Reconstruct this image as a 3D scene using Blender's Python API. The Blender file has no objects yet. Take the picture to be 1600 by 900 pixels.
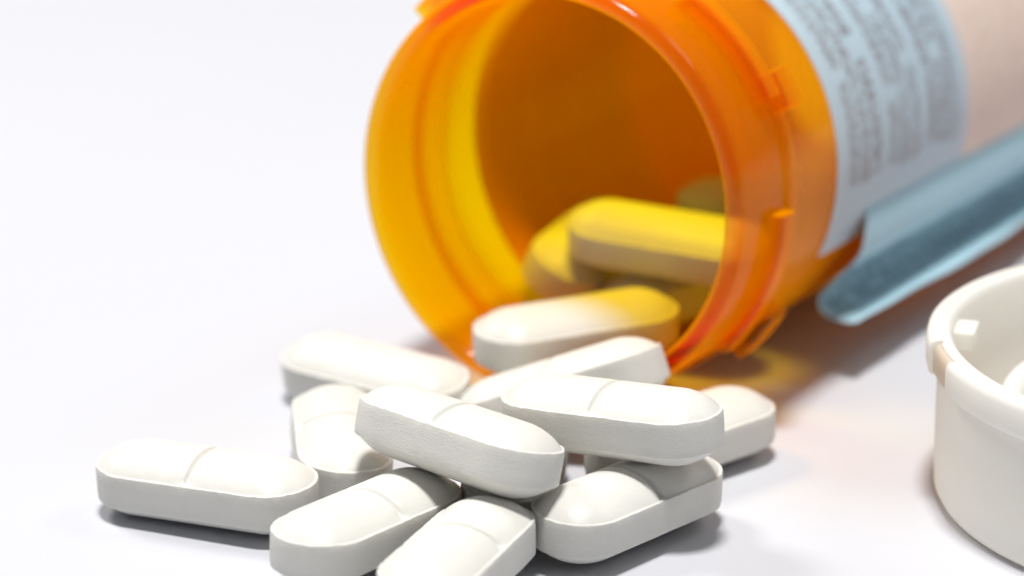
import bpy, bmesh, math, random
from mathutils import Matrix, Vector, noise as mnoise
random.seed(7)
MM = 0.001
sc = bpy.context.scene
C = sc.collection
R = math.radians

# ------------------------------------------------------------------ camera
cam_d = bpy.data.cameras.new('camera')
cam = bpy.data.objects.new('camera', cam_d); C.objects.link(cam)
PITCH, DIST, FPX = 0.31602, 267.132, 4546.82
cam.location = (0, -DIST*math.cos(PITCH)*MM, DIST*math.sin(PITCH)*MM)
cam.rotation_euler = (math.pi/2-PITCH, 0, 0)
cam_d.sensor_width = 36; cam_d.lens = FPX/1600*36
cam_d.clip_start = 0.005; cam_d.clip_end = 50
cam_d.dof.use_dof = True; cam_d.dof.focus_distance = 0.2075; cam_d.dof.aperture_fstop = 21
cam_d.dof.aperture_blades = 0
sc.camera = cam

# ------------------------------------------------------------------ world and lamps (indoor, lamps only)
w = bpy.data.worlds.new('World'); sc.world = w; w.use_nodes = True
bg = w.node_tree.nodes['Background']
bg.inputs[0].default_value = (0.84, 0.91, 1.0, 1); bg.inputs[1].default_value = 0.15
TARGET = Vector((0.006, -0.045, 0.004))
def lamp(name, az, el, dist, size, power, col):
    d = bpy.data.lights.new(name, 'AREA'); d.shape = 'DISK'; d.size = size; d.energy = power; d.color = col
    o = bpy.data.objects.new(name, d); C.objects.link(o)
    a, e = R(az), R(el)
    o.location = TARGET + Vector((math.sin(a)*math.cos(e), math.cos(a)*math.cos(e), math.sin(e)))*dist
    o.rotation_euler = (TARGET-o.location).to_track_quat('-Z', 'Y').to_euler()
    return o
# azimuth 0 = straight behind the bottle, positive = right
lamp('lamp_key_overhead', 190, 84, 1.30, 0.22, 21.0, (1.0, 0.98, 0.95))
lamp('lamp_left', -50, 48, 1.30, 0.40, 8.4, (1.0, 0.97, 0.92))
lamp('lamp_right', 66, 48, 1.30, 0.40, 1.9, (1.0, 0.95, 0.88))

sc.view_settings.view_transform = 'Standard'; sc.view_settings.look = 'None'
sc.view_settings.exposure = 0.0; sc.view_settings.gamma = 1.0
sc.view_settings.use_curve_mapping = False
sc.render.engine = 'CYCLES'
cy = sc.cycles
cy.use_denoising = True
cy.max_bounces = 14; cy.diffuse_bounces = 6; cy.glossy_bounces = 4; cy.transmission_bounces = 8
cy.transparent_max_bounces = 32; cy.volume_bounces = 0
cy.caustics_reflective = False; cy.caustics_refractive = False
cy.sample_clamp_indirect = 6

# ------------------------------------------------------------------ helpers
def obj(name, bm, mat, parent=None, smooth=True):
    me = bpy.data.meshes.new(name)
    bmesh.ops.recalc_face_normals(bm, faces=bm.faces)
    bm.to_mesh(me); bm.free()
    if smooth:
        for p in me.polygons: p.use_smooth = True
    me.materials.append(mat)
    o = bpy.data.objects.new(name, me); C.objects.link(o)
    if parent: o.parent = parent
    return o
def empty(name, mat=None):
    o = bpy.data.objects.new(name, None); C.objects.link(o); o.empty_display_size = 0.01
    if mat: o.matrix_world = mat
    return o
def tag(o, label, cat, group=None):
    o['label'] = label; o['category'] = cat
    if group: o['group'] = group
def sharp(o, ang=35):
    me = o.data
    bm = bmesh.new(); bm.from_mesh(me)
    for e in bm.edges:
        if len(e.link_faces) == 2 and e.calc_face_angle(0) > R(ang): e.smooth = False
    bm.to_mesh(me); bm.free()
class Nodes:
    def __init__(s, name):
        s.m = bpy.data.materials.new(name); s.m.use_nodes = True; s.t = s.m.node_tree; s.t.nodes.clear()
        s.out = s.n('ShaderNodeOutputMaterial')
    def n(s, typ, **kw):
        x = s.t.nodes.new(typ)
        for k, v in kw.items(): setattr(x, k, v)
        return x
    def set(s, node, **kw):
        for k, v in kw.items(): node.inputs[k.replace('_', ' ')].default_value = v
        return node
    def l(s, a, b): s.t.links.new(a, b)
    def math(s, op, a, b=None, c=None):
        x = s.n('ShaderNodeMath', operation=op)
        for i, v in enumerate((a, b, c)):
            if v is None: continue
            if isinstance(v, (int, float)): x.inputs[i].default_value = v
            else: s.l(v, x.inputs[i])
        return x.outputs[0]
    def mixc(s, f, a, b):
        x = s.n('ShaderNodeMix', data_type='RGBA')
        for i, v in ((0, f), (6, a), (7, b)):
            if isinstance(v, (int, float)): x.inputs[i].default_value = v
            elif isinstance(v, tuple): x.inputs[i].default_value = (*v, 1) if len(v) == 3 else v
            else: s.l(v, x.inputs[i])
        return x.outputs[2]

# ------------------------------------------------------------------ materials
def mat_tabletop():
    N = Nodes('white_paper')
    tc = N.n('ShaderNodeTexCoord')
    p = N.n('ShaderNodeBsdfPrincipled'); N.set(p, Roughness=0.62)
    n1 = N.n('ShaderNodeTexNoise'); N.set(n1, Scale=14.0, Detail=4.0, Roughness=0.6); N.l(tc.outputs['Object'], n1.inputs['Vector'])
    N.l(N.mixc(n1.outputs[0], (0.528, 0.537, 0.580), (0.555, 0.562, 0.598)), p.inputs['Base Color'])
    n2 = N.n('ShaderNodeTexNoise'); N.set(n2, Scale=2600.0, Detail=3.0); N.l(tc.outputs['Object'], n2.inputs['Vector'])
    b = N.n('ShaderNodeBump'); N.set(b, Strength=0.25, Distance=0.00004); N.l(n2.outputs[0], b.inputs['Height'])
    N.l(b.outputs[0], p.inputs['Normal']); N.l(p.outputs[0], N.out.inputs[0])
    return N.m
def mat_tablet():
    N = Nodes('pressed_tablet')
    tc = N.n('ShaderNodeTexCoord'); oi = N.n('ShaderNodeObjectInfo')
    off = N.n('ShaderNodeVectorMath', operation='ADD'); N.l(tc.outputs['Object'], off.inputs[0]); N.l(oi.outputs['Random'], off.inputs[1])
    V = off.outputs[0]
    side = N.n('ShaderNodeAttribute', attribute_name='side').outputs['Fac']
    p = N.n('ShaderNodeBsdfPrincipled'); N.set(p, Subsurface_Weight=0.2, Subsurface_Scale=0.0005); p.inputs['Specular IOR Level'].default_value = 0.32
    p.inputs['Subsurface Radius'].default_value = (1.0, 0.85, 0.6)
    cl = N.n('ShaderNodeTexNoise'); N.set(cl, Scale=260.0, Detail=3.0); N.l(V, cl.inputs['Vector'])
    base = N.mixc(cl.outputs[0], (0.645, 0.637, 0.60), (0.70, 0.692, 0.655))
    vo = N.n('ShaderNodeTexVoronoi'); N.set(vo, Scale=330.0); N.l(V, vo.inputs['Vector'])
    sel = N.n('ShaderNodeTexWhiteNoise', noise_dimensions='3D'); N.l(vo.outputs['Position'], sel.inputs[0])
    spot = N.math('MULTIPLY', N.math('LESS_THAN', vo.outputs['Distance'], 0.035), N.math('GREATER_THAN', sel.outputs[0], 0.86))
    base = N.mixc(N.math('MULTIPLY', spot, 0.75), base, (0.10, 0.09, 0.08))
    N.l(base, p.inputs['Base Color'])
    rn = N.n('ShaderNodeTexNoise'); N.set(rn, Scale=900.0, Detail=2.0); N.l(V, rn.inputs['Vector'])
    r0 = N.math('MULTIPLY_ADD', rn.outputs[0], 0.25, 0.26)
    N.l(N.math('MULTIPLY_ADD', side, 0.3, r0), p.inputs['Roughness'])
    g1 = N.n('ShaderNodeTexNoise'); N.set(g1, Scale=7500.0, Detail=3.0, Roughness=0.65); N.l(V, g1.inputs['Vector'])
    g2 = N.n('ShaderNodeTexNoise'); N.set(g2, Scale=1100.0, Detail=4.0, Roughness=0.6); N.l(V, g2.inputs['Vector'])
    h = N.math('ADD', N.math('MULTIPLY', g1.outputs[0], N.math('MULTIPLY_ADD', side, 0.85, 0.15)), N.math('MULTIPLY', g2.outputs[0], 0.6))
    b = N.n('ShaderNodeBump'); N.set(b, Strength=0.8, Distance=0.00007); N.l(h, b.inputs['Height'])
    N.l(b.outputs[0], p.inputs['Normal']); N.l(p.outputs[0], N.out.inputs[0])
    return N.m
def mat_amber():
    N = Nodes('amber_plastic')
    tc = N.n('ShaderNodeTexCoord')
    tr = N.n('ShaderNodeBsdfTransparent'); tr.inputs[0].default_value = (1, 0.98, 0.9, 1)
    df = N.n('ShaderNodeBsdfDiffuse'); df.inputs[0].default_value = (1.0, 0.40, 0.001, 1)
    tl = N.n('ShaderNodeBsdfTranslucent'); tl.inputs[0].default_value = (1.0, 0.62, 0.001, 1)
    m1 = N.n('ShaderNodeMixShader'); m1.inputs[0].default_value = 0.38; N.l(df.outputs[0], m1.inputs[1]); N.l(tl.outputs[0], m1.inputs[2])
    m2 = N.n('ShaderNodeMixShader'); lw = N.n('ShaderNodeLayerWeight'); lw.inputs[0].default_value = 0.5      # a slanting path through the cloudy wall scatters more
    zc = N.n('ShaderNodeSeparateXYZ'); N.l(tc.outputs['Object'], zc.inputs[0])
    fz = N.n('ShaderNodeMapRange', interpolation_type='SMOOTHSTEP'); fz.inputs[1].default_value = 0.0095; fz.inputs[2].default_value = 0.0112   # the threaded neck is cloudier than the barrel
    fz.inputs[3].default_value = 0.06; fz.inputs[4].default_value = 0.02; N.l(zc.outputs[2], fz.inputs[0])
    N.l(N.math('MULTIPLY_ADD', N.math('POWER', lw.outputs['Facing'], 1.8), 0.9, fz.outputs[0]), m2.inputs[0])
    N.l(tr.outputs[0], m2.inputs[1]); N.l(m1.outputs[0], m2.inputs[2])
    gl = N.n('ShaderNodeBsdfGlossy'); N.set(gl, Roughness=0.11)
    nz = N.n('ShaderNodeTexNoise'); N.set(nz, Scale=420.0, Detail=3.0); N.l(tc.outputs['Object'], nz.inputs['Vector'])
    b = N.n('ShaderNodeBump'); N.set(b, Strength=0.25, Distance=0.0002); N.l(nz.outputs[0], b.inputs['Height'])
    N.l(b.outputs[0], gl.inputs['Normal'])
    fr = N.math('MULTIPLY_ADD', N.math('POWER', lw.outputs['Facing'], 5.0), 0.22, 0.022)
    m3 = N.n('ShaderNodeMixShader'); N.l(fr, m3.inputs[0]); N.l(m2.outputs[0], m3.inputs[1]); N.l(gl.outputs[0], m3.inputs[2])
    N.l(m3.outputs[0], N.out.inputs[0])
    va = N.n('ShaderNodeVolumeAbsorption'); N.set(va, Density=7000.0); va.inputs[0].default_value = (1.0, 0.970, 0.0, 1)
    N.l(va.outputs[0], N.out.inputs[1])
    return N.m
def mat_label(plain=False):
    N = Nodes('label_paper' if not plain else 'flap_paper')
    p = N.n('ShaderNodeBsdfPrincipled'); N.set(p, Roughness=0.5)
    tl = N.n('ShaderNodeBsdfTranslucent')
    uv = N.n('ShaderNodeUVMap', uv_map='UVMap')
    sx = N.n('ShaderNodeSeparateXYZ'); N.l(uv.outputs[0], sx.inputs[0])
    u, v = sx.outputs[0], sx.outputs[1]           # millimetres along the wrap, millimetres along the axis
    blue, cream, ink = (0.54, 0.84, 1.0), (0.97, 0.88, 0.79), (0.09, 0.14, 0.18)
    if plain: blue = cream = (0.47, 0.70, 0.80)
    f = N.n('ShaderNodeMapRange', interpolation_type='SMOOTHSTEP'); f.inputs[1].default_value = 44.0; f.inputs[2].default_value = 46.5; N.l(v, f.inputs[0])
    base = N.mixc(f.outputs[0], blue, cream)
    if not plain:
        # rows of close-set small print, three lines to a row, words broken by gaps
        t = N.math('SUBTRACT', v, 20.0)
        row = N.math('FLOOR', N.math('DIVIDE', t, 8.2)); inrow = N.math('SUBTRACT', t, N.math('MULTIPLY', row, 8.2))
        rowm = N.math('LESS_THAN', inrow, 6.9)
        line = N.math('FLOOR', N.math('DIVIDE', inrow, 2.3)); inl = N.math('SUBTRACT', inrow, N.math('MULTIPLY', line, 2.3))
        linem = N.math('LESS_THAN', inl, 1.9)
        lid = N.math('MULTIPLY_ADD', row, 7.0, line)
        def nz(su, sv, det=1.0):
            c = N.n('ShaderNodeCombineXYZ'); N.l(N.math('MULTIPLY', u, su), c.inputs[0]); N.l(N.math('MULTIPLY', v, sv), c.inputs[1]); N.l(N.math('MULTIPLY', lid, 3.7), c.inputs[2])
            x = N.n('ShaderNodeTexNoise'); N.set(x, Scale=1.0, Detail=det); N.l(c.outputs[0], x.inputs['Vector']); return x.outputs[0]
        glyph = N.math('GREATER_THAN', nz(3.6, 2.2, 2.0), 0.49)
        word = N.math('GREATER_THAN', nz(0.33, 0.0, 0.0), 0.31)
        # ragged ends of the lines towards the wrap's end
        endm = N.math('LESS_THAN', u, N.math('MULTIPLY_ADD', nz(0.0, 0.0), 3.0, 27.5))
        m = glyph
        for q in (word, linem, rowm, endm, N.math('GREATER_THAN', t, 0.0), N.math('LESS_THAN', t, 24.0)): m = N.math('MULTIPLY', m, q)
        strength = N.math('MULTIPLY_ADD', nz(0.2, 0.1), 0.5, 0.45)
        base = N.mixc(N.math('MULTIPLY', m, strength), base, ink)
        # pale warm second block
        m2 = N.math('MULTIPLY', N.math('GREATER_THAN', t, 27.0), N.math('GREATER_THAN', nz(1.6, 0.8, 1.0), 0.55))
        base = N.mixc(N.math('MULTIPLY', m2, 0.22), base, (0.45, 0.33, 0.28))
    else:
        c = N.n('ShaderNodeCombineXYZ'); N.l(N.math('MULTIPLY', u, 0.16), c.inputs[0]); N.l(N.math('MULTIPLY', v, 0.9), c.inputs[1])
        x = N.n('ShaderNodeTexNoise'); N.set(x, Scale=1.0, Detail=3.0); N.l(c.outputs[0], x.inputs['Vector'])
        band = N.math('MULTIPLY', N.math('GREATER_THAN', u, 20.0), N.math('LESS_THAN', u, 46.0))  # mottled print, kept to the gutter so it also paints its shade darker
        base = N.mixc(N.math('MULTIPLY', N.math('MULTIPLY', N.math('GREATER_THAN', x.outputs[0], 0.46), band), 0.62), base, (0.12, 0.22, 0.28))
    N.l(base, p.inputs['Base Color']); tl.inputs[0].default_value = (0.85, 0.9, 0.92, 1)
    mx = N.n('ShaderNodeMixShader'); mx.inputs[0].default_value = 0.34 if not plain else 0.12; N.l(p.outputs[0], mx.inputs[1]); N.l(tl.outputs[0], mx.inputs[2])
    N.l(mx.outputs[0], N.out.inputs[0])
    return N.m
def mat_cap(name, col, rough=0.35, sss=0.35):
    N = Nodes(name)
    tc = N.n('ShaderNodeTexCoord')
    p = N.n('ShaderNodeBsdfPrincipled'); N.set(p, Subsurface_Weight=sss, Subsurface_Scale=0.0012); p.inputs['Specular IOR Level'].default_value = 0.3
    p.inputs['Subsurface Radius'].default_value = (1, 0.9, 0.75)
    n = N.n('ShaderNodeTexNoise'); N.set(n, Scale=150.0, Detail=3.0); N.l(tc.outputs['Object'], n.inputs['Vector'])
    N.l(N.mixc(n.outputs[0], tuple(c*0.97 for c in col), col), p.inputs['Base Color'])
    N.l(N.math('MULTIPLY_ADD', n.outputs[0], 0.2, rough-0.1), p.inputs['Roughness'])
    b = N.n('ShaderNodeBump'); N.set(b, Strength=0.1, Distance=0.0002); N.l(n.outputs[0], b.inputs['Height']); N.l(b.outputs[0], p.inputs['Normal'])
    tl = N.n('ShaderNodeBsdfTranslucent'); tl.inputs[0].default_value = (0.97, 0.95, 0.90, 1)
    mx = N.n('ShaderNodeMixShader'); mx.inputs[0].default_value = 0.40; N.l(p.outputs[0], mx.inputs[1]); N.l(tl.outputs[0], mx.inputs[2])
    N.l(mx.outputs[0], N.out.inputs[0])
    return N.m
def mat_backing():
    N = Nodes('label_backing')  # paper back tinted orange to paint the amber glow of the inner wall
    p = N.n('ShaderNodeBsdfDiffuse'); p.inputs[0].default_value = (0.97, 0.52, 0.34, 1)
    tl = N.n('ShaderNodeBsdfTranslucent'); tl.inputs[0].default_value = (0.98, 0.66, 0.44, 1)
    mx = N.n('ShaderNodeMixShader'); mx.inputs[0].default_value = 0.58; N.l(p.outputs[0], mx.inputs[1]); N.l(tl.outputs[0], mx.inputs[2])
    N.l(mx.outputs[0], N.out.inputs[0]); return N.m
M_BACK = mat_backing()
M_TABLE, M_TABLET, M_AMBER = mat_tabletop(), mat_tablet(), mat_amber()
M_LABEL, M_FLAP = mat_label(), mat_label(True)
M_CAP = mat_cap('white_cap_plastic', (0.96, 0.955, 0.93), 0.5)
M_TAN = mat_cap('tan_reflection_plastic', (0.74, 0.64, 0.53), 0.3)  # orange reflection on the rim notch put into its base colour

# ------------------------------------------------------------------ the surface
bm = bmesh.new()
bmesh.ops.create_grid(bm, x_segments=8, y_segments=8, size=1.6)
table = obj('tabletop', bm, M_TABLE, smooth=False); table['kind'] = 'structure'

# ------------------------------------------------------------------ the amber bottle
BC = Vector((2.439, -33.203, 18.598))*MM
yaw, tilt = 0.5380, -0.02643
AX = Vector((math.sin(yaw)*math.cos(tilt), math.cos(yaw)*math.cos(tilt), math.sin(tilt)))
EX = Vector((AX.y, -AX.x, 0)).normalized(); UX = AX.cross(EX); UX = UX if UX.z > 0 else -UX
# local frame: X = towards the right of the camera, Y = up, Z = along the axis into the bottle
BM = Matrix(((EX.x, UX.x, AX.x, BC.x), (EX.y, UX.y, AX.y, BC.y), (EX.z, UX.z, AX.z, BC.z), (0, 0, 0, 1)))
bottle = empty('pill_bottle', BM)
tag(bottle, 'open amber plastic pill bottle lying on its side with a printed label', 'pill bottle')
def revolve(prof, n=160, close=True, a0=0, a1=2*math.pi):
    """profile of (z, r) in mm, closed loop or ending on the axis"""
    bm = bmesh.new(); full = abs(a1-a0-2*math.pi) < 1e-6
    cnt = n if full else n+1
    rings = []
    for (z, r) in prof:
        if r < 1e-6:
            rings.append([bm.verts.new((0, 0, z*MM))]*cnt)
        else:
            rings.append([bm.verts.new((r*math.cos(a0+(a1-a0)*i/n)*MM, r*math.sin(a0+(a1-a0)*i/n)*MM, z*MM)) for i in range(cnt)])
    k = len(prof)
    for j in range(k if close else k-1):
        A, Bv = rings[j], rings[(j+1) % k]
        for i in range(n):
            q = []
            for x in (A[i], A[(i+1) % cnt], Bv[(i+1) % cnt], Bv[i]):
                if x not in q: q.append(x)
            if len(q) > 2: bm.faces.new(q)
    if not full and close:
        bm.faces.new([r[0] for r in rings]); bm.faces.new([r[-1] for r in rings][::-1])
    return bm
prof = [(82.0, 0), (82.0, 15.2), (81.6, 16.0), (80.8, 16.45), (30, 16.45), (14, 16.45), (11.6, 16.35), (10.8, 16.0), (10.2, 15.8), (9.5, 15.76),
        (5, 15.76), (1.2, 15.76), (0.55, 15.82), (0.2, 15.98), (0.03, 16.25), (0.0, 16.5), (0.05, 16.8), (0.25, 17.08), (0.6, 17.24), (1.1, 17.3),
        (5, 17.3), (10.6, 17.3), (11.2, 17.24), (11.8, 17.2), (30, 17.2), (82, 17.2), (83.0, 16.9), (83.4, 16.2), (83.5, 15), (83.5, 0)]
bodyo = obj('bottle_body', revolve(prof, close=False), M_AMBER, bottle)
# thin collar and locking lugs round the neck
ring = [(8.2, 17.305), (8.2, 17.45), (8.3, 17.6), (8.5, 17.65), (9.4, 17.65), (9.6, 17.6), (9.7, 17.45), (9.7, 17.305)]
sharp(obj('neck_ring', revolve(ring), M_AMBER, bottle), 50)
def lug(a0, a1, s0, s1, r):
    pr = [(s0, 17.32), (s0, r-0.3), (s0+0.3, r), (s1-0.3, r), (s1, r-0.3), (s1, 17.32)]
    pr = [(z, rr if rr > 17.4 else 17.32) for z, rr in pr]
    bm = revolve(pr, n=max(4, int(abs(a1-a0)/2)), a0=R(a0), a1=R(a1))
    return sharp(obj('locking_lug', bm, M_AMBER, bottle), 40)
# angles counted from the right of the camera upwards
lug(28, 62, 5.6, 7.85, 18.9)
lug(24, 34, 7.86, 10.9, 18.95)
lug(-42, -1, 5.4, 7.85, 18.4)
lug(-44, -30, 7.86, 10.9, 19.2)
lug(118, 139, 3.6, 7.85, 19.3)

# label: a thin paper sleeve with its print laid out in millimetres
def sheet(name, fn, us, vs, thick, mat, parent, back=None):
    """fn(u, v) -> local point (mm) and outward normal; closed thin sheet with UVs in mm"""
    bm = bmesh.new(); uvl = bm.loops.layers.uv.new('UVMap')
    top, bot, uvs = {}, {}, {}
    for i, u in enumerate(us):
        for j, v in enumerate(vs):
            p, n = fn(u, v)
            top[i, j] = bm.verts.new(Vector(p)*MM + Vector(n)*thick*MM); bot[i, j] = bm.verts.new(Vector(p)*MM)
            uvs[top[i, j]] = uvs[bot[i, j]] = (u, v)
    I, J = len(us)-1, len(vs)-1
    for i in range(I):
        for j in range(J):
            bm.faces.new((top[i, j], top[i+1, j], top[i+1, j+1], top[i, j+1]))
            bm.faces.new((bot[i, j], bot[i, j+1], bot[i+1, j+1], bot[i+1, j])).material_index = 1 if back else 0
    for i in range(I):
        bm.faces.new((top[i, 0], bot[i, 0], bot[i+1, 0], top[i+1, 0])); bm.faces.new((top[i, J], top[i+1, J], bot[i+1, J], bot[i, J]))
    for j in range(J):
        bm.faces.new((top[0, j], top[0, j+1], bot[0, j+1], bot[0, j])); bm.faces.new((top[I, j], bot[I, j], bot[I, j+1], top[I, j+1]))
    for f in bm.faces:
        for lp in f.loops: lp[uvl].uv = uvs[lp.vert]
    o = obj(name, bm, mat, parent)
    if back: o.data.materials.append(back)
    sharp(o, 60); return o
RL = 17.26
def lab(u, v):
    a = 1.60 - u/RL            # u = 0 on the bottle's back-top, running over the top towards the camera's right and down
    return (RL*math.cos(a), RL*math.sin(a), v), (math.cos(a), math.sin(a), 0)
A_END = R(-23.5)
U1 = (1.60-A_END)*RL
us = [-42 + (U1+42)*i/110 for i in range(111)]
vs = [17.8 + (76.5-17.8)*j/30 for j in range(31)]
label_o = sheet('label', lab, us, vs, 0.09, M_LABEL, bottle, M_BACK)
label_o['label'] = 'pale blue and cream paper label with rows of grey print'
# the label's loose end, peeled off below and curling out into a gutter
FP = [(16.75, -4.2), (17.15, -5.4), (17.4, -6.6), (17.35, -7.6), (16.7, -8.7), (15.7, -9.8), (14.9, -10.9), (14.6, -11.8), (15.0, -12.5), (16.2, -12.95), (17.6, -13.0), (18.7, -12.75)]
def cat(pts, n):
    out = []
    P = [pts[0]]+pts+[pts[-1]]
    for k in range(1, len(P)-2):
        for i in range(n):
            t = i/n
            out.append(tuple(0.5*((2*P[k][d])+(-P[k-1][d]+P[k+1][d])*t+(2*P[k-1][d]-5*P[k][d]+4*P[k+1][d]-P[k+2][d])*t*t+(-P[k-1][d]+3*P[k][d]-3*P[k+1][d]+P[k+2][d])*t**3) for d in (0, 1)))
    out.append(pts[-1]); return out
FC = cat(FP, 5)
def flap(u, v):
    i = int(round(u)); x, y = FC[i]; x0, y0 = FC[max(0, i-1)]; x1, y1 = FC[min(len(FC)-1, i+1)]
    t = Vector((x1-x0, y1-y0)).normalized()
    k = i/(len(FC)-1)
    wav = 0.35*math.sin(v*0.16+0.6)*k*k + 0.12*math.sin(v*0.5)*k
    zc = v - 1.0 + (4.2*(1-k)**1.5 + 0.18*math.sin(k*23)*math.sin(k*9))*max(0, 1-(v-21.6)/8)
    return (x+wav+0.05, y+0.2*wav, zc), (-t.y, t.x, 0)
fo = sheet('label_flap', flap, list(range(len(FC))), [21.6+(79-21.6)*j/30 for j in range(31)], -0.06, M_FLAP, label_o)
fo['label'] = 'loose blue end of the label curling away under the bottle'

# ------------------------------------------------------------------ the white cap, standing upside down
cap = empty('bottle_cap', Matrix.Translation(Vector((53.588, -51.8, 0))*MM))
tag(cap, 'white plastic bottle cap standing open side up at the right edge', 'bottle cap')
cp = [(0.55, 0), (1.4, 0), (1.4, 19.6), (1.9, 20.35), (3.0, 20.5), (8, 20.55), (12.3, 20.95), (12.7, 21.1), (12.86, 21.4), (12.86, 21.75),
      (12.75, 21.95), (10.3, 22.0), (6, 21.97), (2.5, 21.9), (1.0, 21.85), (0.35, 21.5), (0.12, 21.0), (0.12, 20.0), (0.55, 19.4)]
cp = [(1.4, 0)]+cp[2:]+[(0.55, 0)]
obj('cap_wall', revolve(cp, close=False), M_CAP, cap)
fl = [(10.25, 22.02), (10.25, 22.6), (10.4, 22.82), (10.7, 22.87), (12.3, 22.87), (12.65, 22.8), (12.84, 22.55), (12.88, 22.2), (12.88, 21.85), (12.78, 21.97)]
sharp(obj('rim_flange', revolve(fl, n=150, a0=R(-168), a1=R(180)), M_CAP, cap), 60)
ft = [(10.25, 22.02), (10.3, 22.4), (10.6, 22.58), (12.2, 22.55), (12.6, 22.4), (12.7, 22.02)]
nt = obj('rim_notch', revolve(ft, n=8, a0=R(180), a1=R(192)), M_TAN, cap); nt['label'] = 'notch in the cap rim, its orange reflection painted tan'
ir = [(1.41, 15.4), (7.4, 15.6), (7.9, 15.9), (8.0, 16.4), (7.9, 17.0), (7.4, 17.3), (1.41, 17.6)]
obj('inner_ring', revolve(ir, n=120), M_CAP, cap)
def box(name, cx, cyy, cz, sx, sy, sz, rot, mat, parent, bev=0.15):
    bm = bmesh.new(); bmesh.ops.create_cube(bm, size=1)
    bmesh.ops.scale(bm, vec=(sx*MM, sy*MM, sz*MM), verts=bm.verts)
    bmesh.ops.bevel(bm, geom=bm.edges[:], offset=bev*MM, segments=2, affect='EDGES')
    bmesh.ops.rotate(bm, cent=(0, 0, 0), matrix=Matrix.Rotation(rot, 3, 'Z'), verts=bm.verts)
    bmesh.ops.translate(bm, vec=(cx*MM, cyy*MM, cz*MM), verts=bm.verts)
    return obj(name, bm, mat, parent, smooth=False)
for a in (164, 44, -76):
    box('inner_tab', 20.45*math.cos(R(a)), 20.45*math.sin(R(a)), 11.4, 2.2, 3.3, 1.3, R(a), M_CAP, cap, 0.05)

# ------------------------------------------------------------------ tablets
L, W, HB, HD, LAND = 17.5, 7.142, 2.614, 1.431, 0.24
def tablet_mesh(seed):
    rnd = random.Random(seed)
    r, a = W/2, L/2-W/2
    xs = []
    x = -a
    fine = [-2.2, -1.5, -1.0, -0.7, -0.52, -0.4, -0.31, -0.23, -0.15, -0.07, 0, 0.07, 0.15, 0.23, 0.31, 0.4, 0.52, 0.7, 1.0, 1.5, 2.2]
    xs = [-a+(a-2.2)*i/9 for i in range(9)] + fine + [2.2+(a-2.2)*(i+1)/9 for i in range(9)]
    # perimeter as (straight x, direction angle)
    per = [(x, -math.pi/2) for x in xs[:-1]]
    nA = 40
    per += [(a, -math.pi/2+math.pi*i/nA) for i in range(nA)]
    per += [(x, math.pi/2) for x in xs[::-1][:-1]]
    per += [(-a, math.pi/2+math.pi*i/nA) for i in range(nA)]
    n = len(per)
    rd = r-LAND
    Rc = (rd*rd+HD*HD)/(2*HD)
    chip = Vector((seed*3.1, 5.7, 1.3))
    def rag(p):   # uneven pressed edge
        q = Vector(p)*1.6+chip
        return 0.07*mnoise.noise(q) + 0.07*mnoise.noise(q*3.3) + 0.05*mnoise.noise(q*8)
    bm = bmesh.new(); lay = bm.verts.layers.float.new('side')
    def ring(rr, z, sd, groove=0.0, edge=0.0):
        out = []
        for (x, t) in per:
            px, py = x+rr*math.cos(t), rr*math.sin(t)
            g = 0
            pz = z
            if groove:
                wv = 0.33
                g = max(0.0, 1-abs(px)/wv); g = g*g*(3-2*g)
                rim = 0.30*math.exp(-((rr-rd)/0.35)**2)      # the groove flares where it meets the land
                g2 = math.exp(-(px/0.55)**2)*rim
                pz = max(HB/2-0.02, z-groove*g-g2*0.9)
            ro = rr
            if edge:
                e = rag((px, py, z))*edge
                ro = rr - abs(e)*0.8; pz = pz + math.copysign(1, z)*(e*0.6)
                px, py = x+ro*math.cos(t), ro*math.sin(t)
            v = bm.verts.new((px*MM, py*MM, pz*MM)); v[lay] = sd
            out.append(v)
        return out
    rings = []
    # bottom dome (no score), band, top dome with score
    fr = [0.03, 0.12, 0.24, 0.38, 0.52, 0.66, 0.78, 0.88, 0.95, 1.0]
    for f in fr:
        rr = rd*f; z = math.sqrt(Rc*Rc-rr*rr)-(Rc-HD)
        rings.append(ring(rr, -(HB/2+z), 0))
    rings.append(ring(r-0.07, -HB/2, 0.2, edge=0.6)); rings.append(ring(r-0.01, -HB/2+0.05, 0.6, edge=1.0))
    for k in (0.14, 0.3, 0.5, 0.7, 0.86): rings.append(ring(r+0.015*math.sin(k*math.pi), -HB/2+HB*k, 1))
    rings.append(ring(r-0.01, HB/2-0.05, 0.6, edge=1.0)); rings.append(ring(r-0.07, HB/2+0.01, 0.2, edge=0.8))
    for f in fr[::-1]:
        rr = rd*f; z = math.sqrt(Rc*Rc-rr*rr)-(Rc-HD)
        rings.append(ring(rr, HB/2+z, 0, groove=0.42))
    for j in range(len(rings)-1):
        A, Bv = rings[j], rings[j+1]
        for i in range(n): bm.faces.new((A[i], A[(i+1) % n], Bv[(i+1) % n], Bv[i]))
    for rg in (rings[0], rings[-1]):     # close the crest strip
        half = len(xs)-1
        lo = rg[:half+1]; hi = [rg[half+nA+half-i] for i in range(half+1)]
        for i in range(half): bm.faces.new((lo[i], lo[i+1], hi[i+1], hi[i]))
        bm.faces.new(rg[half:half+nA+1]); bm.faces.new(rg[half+nA+half:]+[rg[0]])
    bmesh.ops.recalc_face_normals(bm, faces=bm.faces)
    for k in (9, 11, 17, 19):            # crisp pressed edges: land to dome, band to land
        rg = rings[k]
        for i in range(n):
            e = bm.edges.get((rg[i], rg[(i+1) % n]))
            if e: e.smooth = False
    me = bpy.data.meshes.new('tablet'); bm.to_mesh(me); bm.free()
    for p in me.polygons: p.use_smooth = True
    me.materials.append(M_TABLET)
    return me
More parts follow.
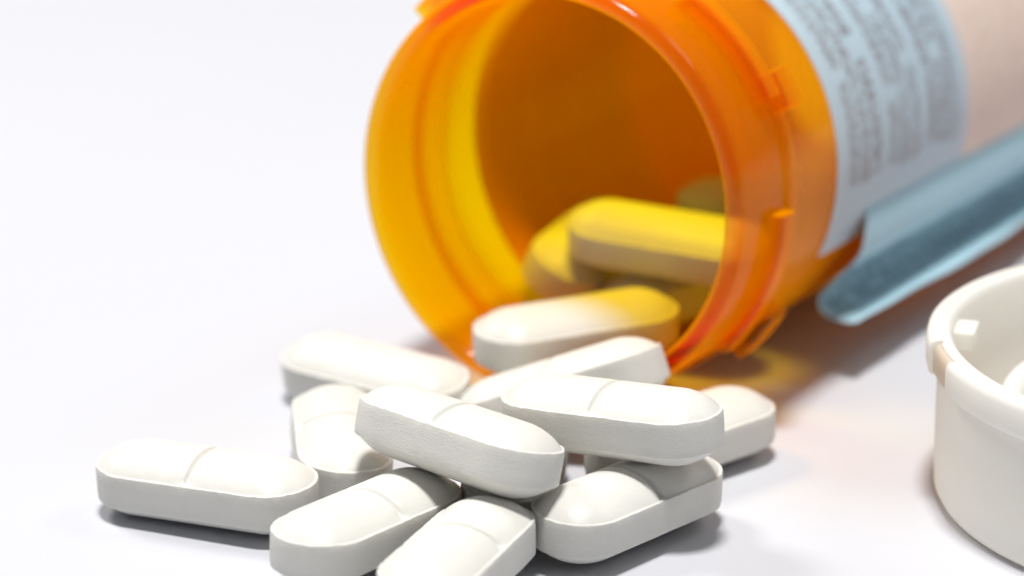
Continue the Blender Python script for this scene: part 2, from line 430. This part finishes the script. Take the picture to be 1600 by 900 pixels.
MESH = [tablet_mesh(s) for s in (1, 2, 3, 4, 5, 6)]
PILE, INSIDE = 'white tablets spilled in front of the bottle', 'tablets still inside the amber bottle'
TABLETS = [
 ((-22.372, -55.34, 2.823), (-22.45, 0.97, 1.18), 'white scored tablet lying flat at the far left end of the pile', PILE),
 ((-10.19, -63.584, 3.125), (54.46, -3.0, 0.4), 'white tablet in front pointing at the camera, beside the leftmost flat tablet', PILE),
 ((-3.678, -70.269, 3.308), (69.94, -2.26, -1.83), 'nearest white tablet, cut off by the bottom edge of the picture', PILE),
 ((-3.867, -59.378, 7.967), (-41.44, -0.87, -14.54), 'white tablet on top of the pile, sloping down to the right, centre front', PILE),
 ((7.229, -55.905, 8.301), (-31.2, 4.5, -0.57), 'white tablet on top of the pile at right, lying across the shaded one', PILE),
 ((8.346, -59.167, 3.002), (47.33, -0.7, 1.22), 'white tablet at front right on the table, half shaded by the tablet across it', PILE),
 ((-11.039, -32.39, 2.744), (-35.79, 0.02, 7.79), 'blurred white tablet with a warm glow, just left of the bottle mouth', PILE),
 ((12.966, -45.39, 2.753), (40.75, 0.18, -0.74), 'white tablet on the table at the right, its end showing behind the pile', PILE),
 ((-13.043, -47.09, 2.777), (-83.64, -0.51, -4.1), 'white tablet end-on behind the leftmost flat tablet, partly covered', PILE),
 ((3.82, -40.826, 4.859), (-13.49, 21.74, -11.24), 'white tablet leaning up on the bottle lip behind the pile', PILE),
 ((0.248, -52.715, 2.733), (85.01, 0.0, 2.36), 'white tablet buried under the pile, seen only through the gap', PILE),
 ((5.236, -30.526, 6.25), (21.33, 1.91, 2.79), 'tablet sliding out of the bottle mouth, half white and half amber', INSIDE),
 ((13.141, -20.896, 10.767), (-19.48, -3.61, 11.17), 'large yellow-lit tablet lying crosswise inside the bottle mouth', INSIDE),
 ((6.721, -12.084, 7.323), (65.47, 2.99, 25.88), 'yellow-lit tablet inside the bottle at left, partly behind the crosswise one', INSIDE),
 ((21.958, -9.455, 10.67), (35.79, -6.99, -2.23), 'deepest visible yellow tablet, a rounded end at the right inside the bottle', INSIDE),
 ((15.282, -17.264, 5.73), (33.18, 4.9, -7.6), 'tablet on the bottle floor under the crosswise yellow one', INSIDE),
 ((23.476, -3.478, 5.25), (47.48, 2.86, -1.72), 'tablet on the bottle floor behind and below all others', INSIDE),
]
for i, (loc, (yw, ti, ro), lb, gr) in enumerate(TABLETS):
    if i in (6, 7, 11, 12, 13, 14): ro += 180      # these lie with the score underneath
    o = bpy.data.objects.new('tablet', MESH[i % 6]); C.objects.link(o)
    m = Matrix.Rotation(R(yw), 4, 'Z') @ Matrix.Rotation(-R(ti), 4, 'Y') @ Matrix.Rotation(R(ro), 4, 'X')
    o.matrix_world = Matrix.Translation(Vector(loc)*MM) @ m
    tag(o, lb, 'tablet', gr)
